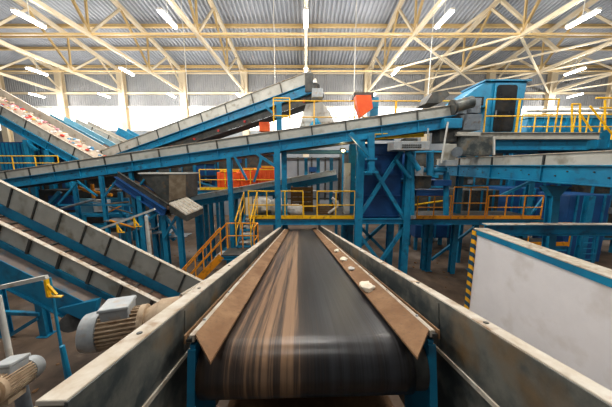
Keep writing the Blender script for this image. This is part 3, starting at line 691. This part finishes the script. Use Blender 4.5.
railing('yellow guard rail beside the post of the steep upper conveyor', [at(274,133,10.1),at(290,133,10.1)], h=1.35, post_every=.7, toe=0)
t = thing('discharge_head', 'dark discharge head with grey flap at the top of the steep upper conveyor', 'machine', at(312,95,10.6))
bp2('side_plate', 305,73,313,92,10.6,.06,DGREY,t); bp2('flap', 312,88,323,97,10.5,.7,MGREY,t)
# ------------------------------------------------------------------ central platform items
def sack(px, py, Y, s, lb, seed):
    p = at(px, py, Y); c = V((p.x,Y,PZ+s[2]))
    o = single('bulk_bag', lb, 'sack', MB().blob(c, s, seed, 16, 8, .25), BAG, 'white bulk bags', smooth=True)
sack(263,210,10.4,(.50,.38,.36), 'white bulky sack at the left end of the central platform', 1)
sack(279,205,10.2,(.42,.3,.36), 'white woven sack beside the brown crate, in the middle of the sacks', 2)
sack(295,212,9.8,(.36,.26,.26), 'lower white sack in front of the brown crate', 3)
def crate(lb, x0_, y0_, x1_, y1_, Yn, dep):
    a = at(x0_,y1_,Yn); c = at(x1_,y0_,Yn); a.z = PZ
    t = thing('crate', lb, 'crate', ((a.x+c.x)/2,Yn+dep/2,PZ))
    mm = MB(); h_ = (c.z-a.z)
    nb = 5
    for j in range(nb): mm.box((a.x,Yn,a.z+h_*j/nb+.01), (c.x,Yn+.03,a.z+h_*(j+1)/nb-.01)).box((c.x-.03,Yn+.031,a.z+h_*j/nb+.01), (c.x,Yn+dep,a.z+h_*(j+1)/nb-.01)).box((a.x,Yn+.031,a.z+h_*j/nb+.01), (a.x+.03,Yn+dep,a.z+h_*(j+1)/nb-.01))
    build('boards', mm, WOOD, t)
    for xx in (a.x, c.x-.08): build('batten', MB().box((xx,Yn-.025,a.z), (xx+.08,Yn-.001,c.z)), WOOD, t)
crate('tall brown crate on the central platform behind the railing', 291,187,313,212,10.9,.8)
crate('lower brown crate on the right of the central platform', 318,204,334,214,10.3,.7)
t = thing('hose', 'white curled hose on the right of the central platform', 'hose', at(332,214,10.0))
mm = MB(); pv = None
for k in range(10):
    a_ = k/9*math.pi*1.2; q = at(332+6*math.sin(a_), 198+1.7*k, 10.1)
    if pv: mm.tube(pv, q, .06, 8)
    pv = q
build('hose_tube', mm, BAG, t, smooth=True)
t = thing('control_cabinet', 'tall pale narrow cabinet at the right end of the central platform', 'cabinet', at(347,214,10.4))
a = at(344,214,10.4); c = at(351,163,10.4)
build('body', MB().box((a.x,10.4,PZ), (c.x,10.8,c.z)), RAW, t, bevel=.01)
build('door', MB().box((a.x+.03,10.38,PZ+.1), (c.x-.03,10.399,c.z-.08)), RAW, t)
p = at(343,150,9.6)
t = thing('work_light', 'warm glowing work light under the diagonal conveyor left of the tower', 'lamp', p)
build('housing', MB().box((p.x-.1,9.6,p.z-.02), (p.x+.1,9.75,p.z+.08)), DGREY, t); build('bulb', MB().blob(p+V((0,-.05,-.03)), (.07,.05,.05), 1, 10, 6, 0), WARM, t)
ld = bpy.data.lights.new('work_light_lamp', 'POINT'); ld.energy = 14; ld.color = (1,.8,.45); ld.shadow_soft_size = .08
lo = bpy.data.objects.new('work_light_lamp', ld); COL.objects.link(lo); lo.parent = t; lo.location = (0,-.15,-.1)
single('roof_beam', 'pale blue pipe below the diagonal conveyor over the central platform', 'pipe', MB().tube(at(285,152,10.5), at(345,152,10.5), .09, 10), LBLUE, smooth=True)
for px_, lb in ((306,'left'), (318,'middle'), (331,'right')):
    single('steel_post', 'blue post at the back of the central platform, %s one' % lb, 'post', MB().ibeam(V((at(px_,190,12).x,12,PZ)), V((at(px_,190,12).x,12,at(px_,158,12).z)), .16, .16, .02, (0,1,0)), BLUE, 'posts at the back of the central platform')
# ------------------------------------------------------------------ hopper at left
t = thing('feed_hopper', 'dusty grey box hopper with pale tilted tray, left of centre', 'hopper', at(165,205,9))
a = at(140,197,9.2); c = at(186,174,9.2)
build('box', MB().prism([at(x_,y_,9.2) for x_,y_ in ((140,174),(186,174),(186,198),(166,206))], (0,1,0)), DGREY, t)
build('front_plate', MB().prism([at(x_,y_,9.17) for x_,y_ in ((169,175),(185.5,175),(185.5,197),(169,201))], (0,.025,0)), HOPP, t)
a.x = at(140,174,9.2).x
build('rim', MB().box((a.x-.04,9.15,c.z), (c.x+.04,10.25,c.z+.05)), RAW, t)
tr = [at(169,203,8.8), at(186,214,8.6), at(203,207,9.0), at(187,197,9.2)]
build('tray', MB().hexa([p_-V((0,0,.05)) for p_ in tr], tr), CREAM, t)
build('tray_side', MB().hexa([tr[0]-V((0,0,.35)), tr[1]-V((0,0,.28)), tr[2]-V((0,0,.25)), tr[3]-V((0,0,.35))], [p_-V((0,0,.052)) for p_ in tr]), DGREY, t)
mm = MB()
for k in range(5):
    f_ = (k+.5)/5; mm.beam(tr[0].lerp(tr[3],f_)+V((0,0,.01)), tr[1].lerp(tr[2],f_)+V((0,0,.01)), .02, .02)
build('tray_ribs', mm, RAW, t)
frame('blue legs and braces beneath the grey hopper', [vcol(163,205,9.3),vcol(179,214,9.2),vcol(152,200,10.1),vcol(140,196,9.3)], braces=[(pp(163,212,9.25),pp(178,235,9.25)),(pp(178,214,9.2),pp(164,238,9.2)),(pp(140,225,9.3),pp(163,210,9.3))], w=.18)
for px_, py_, Y_, lb in ((196,212,12.5,'right of the hopper tray'), (210,205,13.2,'under the orange machinery'), (221,204,13,'nearest the stairs')):
    frame('short blue leg standing on the floor '+lb, [vcol(px_,py_-14,Y_)], w=.18)
# clutter under diagonal at left
t = thing('sorting_machine', 'cluttered blue and black sorting machine below the diagonal conveyor at left', 'machine', at(90,225,11))
def lb2(nm, x0_, y0_, x1_, y1_, Yn, dep, m): return bp2(nm, x0_, y0_, x1_, y1_, Yn, dep, m, t)
lb2('body', 45,190,125,232,11.6,1.2,DGREY); lb2('panel', 50,196,72,210,11.5,.1,NAVY); lb2('panel', 108,198,128,222,11.4,.1,BLUE)
lb2('tray', 60,214,130,217,11.0,.5,BLUE); lb2('tray', 84,226,140,228,10.6,.5,BLUE); lb2('panel', 78,199,92,213,11.3,.2,LBLUE)
lb2('hopper', 94,200,107,212,11.2,.3,BAG)
for a, b_ in (((84,190,11.2),(112,195,11.2)),((92,184,11.2),(94,198,11.2)),((112,186,11.2),(103,197,11.2)),((78,187,11.2),(90,192,11.2))):
    build('orange_pipe', MB().tube(at(*a), at(*b_), .07, 10), ORA, t, smooth=True)
for a, b_ in (((30,195,11.2),(60,230,11.2)),((60,192,11.1),(40,215,11.1)),((120,192,11),(124,240,11)),((132,205,11),(175,240,11))):
    build('frame_bar', MB().beam(at(*a), at(*b_), .14, .14), BLUE, t)
# rows of machines farther back under the roof
bgm = [(128,158,166,214,16,DGREY,'far dark machine on legs behind the grey hopper'), (196,216,162,190,17.5,NAVY,'far navy machine left of the orange machinery'),
 (219,275,153,196,17,DGREY,'far dark machine towering behind the orange machinery'), (284,340,157,200,16.5,LOWALL,'far grey machine behind the posts of the central platform'),
 (341,364,150,212,15.5,DGREY,'far dark machine behind the pale cabinet'), (366,408,150,214,17,NAVY,'far navy machine hidden behind the tower tank'),
 (409,452,150,222,15,DGREY,'far dark machine between the tower and right conveyor'), (455,520,146,224,15.5,DGREY,'far dark machine behind the right walkway'),
 (523,580,150,224,14.5,NAVY,'far navy machine under the upper right deck'), (582,640,146,240,13.5,DGREY,'far dark machine at the right edge of the picture'),
 (60,118,168,228,15.5,DGREY,'far dark machine behind the sorting machine'), (-20,56,172,225,17.5,DGREY,'far dark machine below the blue container at left'), (160,194,160,196,19,DGREY,'distant dark machine behind the hopper tray')]
for (x0_, x1_, y0_, yb, Yn, m_, lb) in bgm:
    a = at(x0_,yb,Yn); c = at(x1_,y0_,Yn)
    t = thing('machine_housing', lb, 'machine', ((a.x+c.x)/2,Yn+.5,0))
    build('body', MB().box((a.x,Yn,a.z), (c.x,Yn+1.3,c.z)), m_, t)
    nn_ = max(2, int((c.x-a.x)/.9))
    for j in range(nn_+1):
        xx = a.x+.06+(c.x-a.x-.12)*j/nn_
        build('frame_post', MB().box((xx-.05,Yn-.07,a.z), (xx+.05,Yn-.002,c.z)), BLUE if m_ is not LOWALL else DGREY, t)
    for z_ in (a.z+.1, (a.z+c.z)/2, c.z-.1): build('frame_rail', MB().box((a.x,Yn-.12,z_-.05), (c.x,Yn-.072,z_+.05)), BLUE if m_ is DGREY else DGREY, t)
    rd = random.Random(int(x0_)+99)
    for j in range(5):
        xa = rd.uniform(a.x+.1,c.x-.7); za = rd.uniform(a.z+.1,c.z-.5)
        build('panel', MB().box((xa,Yn-.2,za), (xa+rd.uniform(.2,.6),Yn-.122,za+rd.uniform(.15,.4))), rd.choice([MACH,DGREY,NAVY,BLUE,HOPP]), t)
    p_ = V((a.x+.2,Yn-.25,rd.uniform(a.z+.3,c.z-.3))); build('pipe', MB().tube(p_, V((c.x-.1,Yn-.25,p_.z+rd.uniform(-.5,.5))), .06, 8), rd.choice([BLUE,RAW,YEL]), t)
    for x_ in (a.x+.15, c.x-.15): build('leg', MB().beam((x_,Yn+.2,0), (x_,Yn+.2,a.z), .18, .18), BLUE, t)
t2 = thing('walkway', 'narrow pipe-cluttered walkway behind the pale slanting tube at left', 'walkway', at(110,236,9.2))
rd = random.Random(3)
for k in range(14):
    x_ = rd.uniform(60,165); y_ = rd.uniform(186,240) if x_ > 110 else rd.uniform(186,215); Yn = rd.uniform(9.6,11)
    build('pipe', MB().tube(at(x_,y_,Yn), at(x_+rd.uniform(12,34),y_+rd.uniform(-10,10),Yn), rd.uniform(.02,.06), 8), rd.choice([BLUE,DGREY,MACH,RAW,HOPP,ORA]), t2)
for k in range(5): build('grating', MB().box((at(75+k*18,0,9.8).x,9.8,at(0,222+k*4,9.8).z), (at(95+k*18,0,9.8).x,10.4,at(0,222+k*4,9.8).z+.05)), MACH, t2)
for x_ in (84,128,160): build('leg', MB().beam(V((at(x_,235,10.2).x,10.2,0)), at(x_,215,10.2), .1, .1), BLUE, t2)
# far-left container
t = thing('container', 'dark blue container at far left under the waste conveyor', 'container', at(18,172,13.9))
a = at(2,171,14.2); c = at(52,142,14.2)
build('body', MB().box((a.x,14.2,a.z), (c.x,16.5,c.z)), NAVY, t)
mm = MB()
for k in range(14): xx = a.x+(c.x-a.x)*(k+.5)/14; mm.box((xx-.05,14.14,a.z+.05), (xx+.05,14.2,c.z-.05))
build('corrugation', mm, BLUE, t)
for x_ in (a.x+.2, c.x-.2): build('leg', MB().beam((x_,15,0), (x_,15,a.z), .2, .2), BLUE, t)
# ------------------------------------------------------------------ stairs
t = thing('staircase', 'steep blue-tread staircase climbing to the central platform', 'stairs', at(243,247,8.7))
a0, a1 = at(238,247,8.6), at(250,247,8.6); zt_ = PZ
for k in range(9):
    f_ = k/8; y_ = 8.6+f_*1.3; z_ = a0.z+(zt_-a0.z)*f_
    build('tread', MB().box((a0.x,y_,z_-.02), (a1.x,y_+.22,z_+.02)), RAW if k % 2 else BLUE, t)
for x_ in (a0.x-.03, a1.x+.03): build('stringer', MB().beam((x_,8.6,a0.z-.05), (x_,9.95,zt_), .04, .22), BLUE, t)
for x_ in (a0.x-.05, a1.x+.05):
    build('handrail', MB().tube((x_,8.55,a0.z+1.0), (x_,9.95,zt_+1.0), .025), YEL, t)
    build('handrail', MB().tube((x_,8.55,a0.z+.55), (x_,9.95,zt_+.55), .02), YEL, t)
    for k in range(3): f_ = k/2; y_ = 8.6+f_*1.3; build('rail_post', MB().tube((x_,y_,a0.z+(zt_-a0.z)*f_), (x_,y_,a0.z+(zt_-a0.z)*f_+1.0), .022), YEL, t)
LZ = a0.z-.05; lx0, lx1 = at(224,250,8.2).x, at(256,250,8.2).x
platform('small stair landing left of the central belt', lx0, lx1, 7.9, 8.65, LZ, [(lx1-.1,8.5),(lx0+.1,8.5)], beam=.14)
railing('orange railing round the stair landing', [(lx0,8.62,LZ),(lx1,8.62,LZ),(lx1,7.95,LZ)], h=.95, m=ORA, toe=0, post_every=.6)
t = thing('staircase', 'lower stair flight with orange railings going down left to the floor', 'stairs', (lx0-1,8.2,0))
fl = V((lx0-1.9,8.2,.0)); 
nst = 9
for k in range(nst):
    f_ = (k+.5)/nst; x_ = lx0-f_*1.9; z_ = LZ*(1-f_)
    build('tread', MB().box((x_-.14,7.95,z_-.02), (x_+.12,8.6,z_+.02)), MGREY, t)
for y_, mm_ in ((7.93,ORA), (8.63,BLUE)):
    build('stringer', MB().beam((lx0,y_,LZ-.05), (lx0-1.9,y_,.05), .04, .24), mm_, t)
    build('handrail', MB().tube((lx0,y_,LZ+.95), (lx0-1.9,y_,.95), .025), ORA, t)
    build('handrail', MB().tube((lx0,y_,LZ+.5), (lx0-1.9,y_,.5), .02), ORA, t)
    for k in range(4): f_ = k/3; build('rail_post', MB().tube((lx0-1.9*f_,y_,LZ*(1-f_)), (lx0-1.9*f_,y_,LZ*(1-f_)+.95), .022), ORA, t)
# ------------------------------------------------------------------ lower-left foreground: motors and bars
def motor(label, C, ax, r_, L_, boxat=.45, rot=0):
    """C centre of fan-cover end, ax direction of shaft"""
    C = V(C); ax = V(ax).normalized(); s = ax.cross(V((0,0,1))).normalized(); u = s.cross(ax)
    t = thing('electric_motor', label, 'motor', C-u*r_)
    build('fan_cover', MB().tube(C, C+ax*L_*.16, r_*.92, 28, r_).tube(C+ax*L_*.16, C+ax*L_*.26, r_, 28), MGREY, t, smooth=True)
    mm = MB()
    build('body', MB().tube(C+ax*L_*.26, C+ax*L_*.95, r_*.82, 28), MOTOR, t, smooth=True)
    for k in range(28):
        a_ = 2*math.pi*k/28; q = s*math.cos(a_)+u*math.sin(a_)
        mm.beam(C+ax*L_*.27+q*r_*.88, C+ax*L_*.9+q*r_*.88, .012, r_*.17, q)
    build('cooling_fins', mm, MOTOR, t)
    build('end_shield', MB().tube(C+ax*L_*.9, C+ax*L_*1.0, r_*.98, 28), MOTOR, t, smooth=True)
    build('gearbox', MB().tube(C+ax*L_*1.0, C+ax*L_*1.25, r_*.75, 20, r_*1.1).tube(C+ax*L_*1.25, C+ax*L_*1.6, r_*1.15, 20), MOTOR, t, smooth=True)
    b0 = C+ax*L_*.55+u*r_*.98
    m2 = MB(); h_ = r_*.28
    qs = lambda z_, k_: [b0+ax*x_*L_*.24*k_+s*y_*r_*.62*k_+u*z_ for x_, y_ in ((-1,-1),(1,-1),(1,1),(-1,1))]
    m2.hexa(qs(-.06,.9), qs(h_,.95)); tb = build('terminal_box', m2, MGREY, t, bevel=.01)
    build('box_lid', MB().hexa(qs(h_+.002,1.05), qs(h_+.03,1.0)), MGREY, tb, bevel=.008)
    build('drive_stub', MB().tube(C+ax*L_*1.6, C+ax*L_*1.75, .04, 12), MGREY, t)
    mm = MB().beam(C+ax*L_*.4-u*r_*1.02, C+ax*L_*.8-u*r_*1.02, r_*1.3, .04, u); build('foot', mm, MOTOR, t)
    return t
motor('dusty ribbed electric motor with grey terminal box beside the left wall of the belt', P(86,333,2.35), P(185,316,2.62)-P(86,333,2.35), .19, .52)
motor('dusty ribbed electric motor cut by the left edge of the picture', P(32,367,2.25), P(-20,400,1.8)-P(32,367,2.25), .115, .42)
def bar(label, a, b_, nm='guide_bar', brackets=()):
    a, b_ = V(a), V(b_)
    t = thing(nm, label, 'bar', a)
    build('tube', MB().beam(a, b_, .05, .06), RAW, t)
    for q, ln in brackets:
        q = V(q); build('stand_rod', MB().tube(V((q.x,q.y+.05,0)), q+V((0,.05,0)), .02, 8), BLUE, t)
        build('bracket', MB().beam(q, q-V((0,0,ln)), .035, .05).beam(q-V((0,0,ln*.3)), q-V((-.12,0,ln*.9)), .03, .03).beam(q-V((0,0,ln)), q-V((-.2,0,ln)), .05, .02), YEL, t)
bar('pale square tube with yellow bracket in front of the near left conveyor', P(-30,294,3.6), P(47,277,3.6), brackets=[(P(46,279,3.6),.28)])
bar('pale slanting tube with two yellow brackets behind the near left conveyor', P(98,230,7.5), P(155,209,7.5), brackets=[(P(117,223,7.5),.3),(P(134,217,7.5),.3)])
single('pale_post', 'pale tapering post standing behind the near left conveyor', 'post', MB().tube(V((at(150,252,8).x,8,0)), at(146,216,8), .09, 12, .05), RAW, smooth=True)
p = at(150,252,8)
single('pale_pipe', 'grey upright pipe at the left edge in front of the conveyor', 'pipe', MB().tube(V((P(16,395,2.9).x,P(16,395,2.9).y,0)), P(-2,296,2.9), .03, 12), RAW, smooth=True)
single('grey_stand', 'grey stand foot below the left-edge motor', 'stand', MB().tube(P(20,384,2.3), V((P(24,420,2.4).x,P(24,420,2.4).y,0)), .05, 12, .08), MACH, smooth=True)
q = P(62,346,3.4)
single('blue_rod', 'short blue rod standing up between the motors', 'rod', MB().tube(q, V((q.x+.12,q.y,0)), .03, 10, .05), BLUE, smooth=True)
frame('blue legs under the near left conveyor', [vcol(39,290,6.6), vcol(-6,270,6.6)],
      braces=[(pp(-4,344,6.5),pp(38,318,6.5)), (pp(-4,312,6.5),pp(40,314,6.5))], w=.2)
t = thing('tail_unit', 'blue sloping tail frame of the near left conveyor above the motor', 'frame', P(85,325,4.3))
build('plate', MB().prism([P(58,309,4.3),P(97,300,4.3),P(92,325,4.3),P(82,320,4.3)], (0,.1,0)), BLUE, t)
build('rubber_wheel', MB().tube(P(72,322,4.3), P(72,322,4.6), .17, 16), RUBBER, t, smooth=True)
single('roller_shaft', 'pale round shaft end at the lower end of the near left conveyor', 'shaft', MB().tube(P(181,296,4.3), P(206,281,4.9), .04, 12), CREAM, smooth=True)
# dirt lumps on the floor
t_ = MB(); rnd = random.Random(5)
for k in range(260):
    x_ = rnd.uniform(-9,8); y_ = rnd.uniform(3.5,16); s_ = rnd.uniform(.02,.07)
    t_.blob((x_,y_,s_*.3), (s_,s_,s_*.5), k, 6, 4, .6)
o = build('floor_litter', t_, RUST); tag(o, 'small brown debris scattered over the dirty floor', 'debris', kind='stuff')
p = at(425,238,17); single('litter_bag', 'pale crumpled bag on the floor under the right walkway', 'bag', MB().blob(V((p.x,p.y-1,.16)), (.4,.3,.18), 9, 12, 6, .5), BAG, smooth=True)

# ------------------------------------------------------------------ clean helper props, world, view
for o in bpy.data.objects:
    for k in ('_w','_m'):
        if k in o: del o[k]
w = bpy.data.worlds.new('world'); bpy.context.scene.world = w; w.use_nodes = True
bg = w.node_tree.nodes['Background']; bg.inputs[0].default_value = (.93,.96,1,1); bg.inputs[1].default_value = 0.12
vs = bpy.context.scene.view_settings
vs.view_transform = 'Standard'; vs.look = 'None'; vs.exposure = 0.3; vs.gamma = 1
vs.use_curve_mapping = False
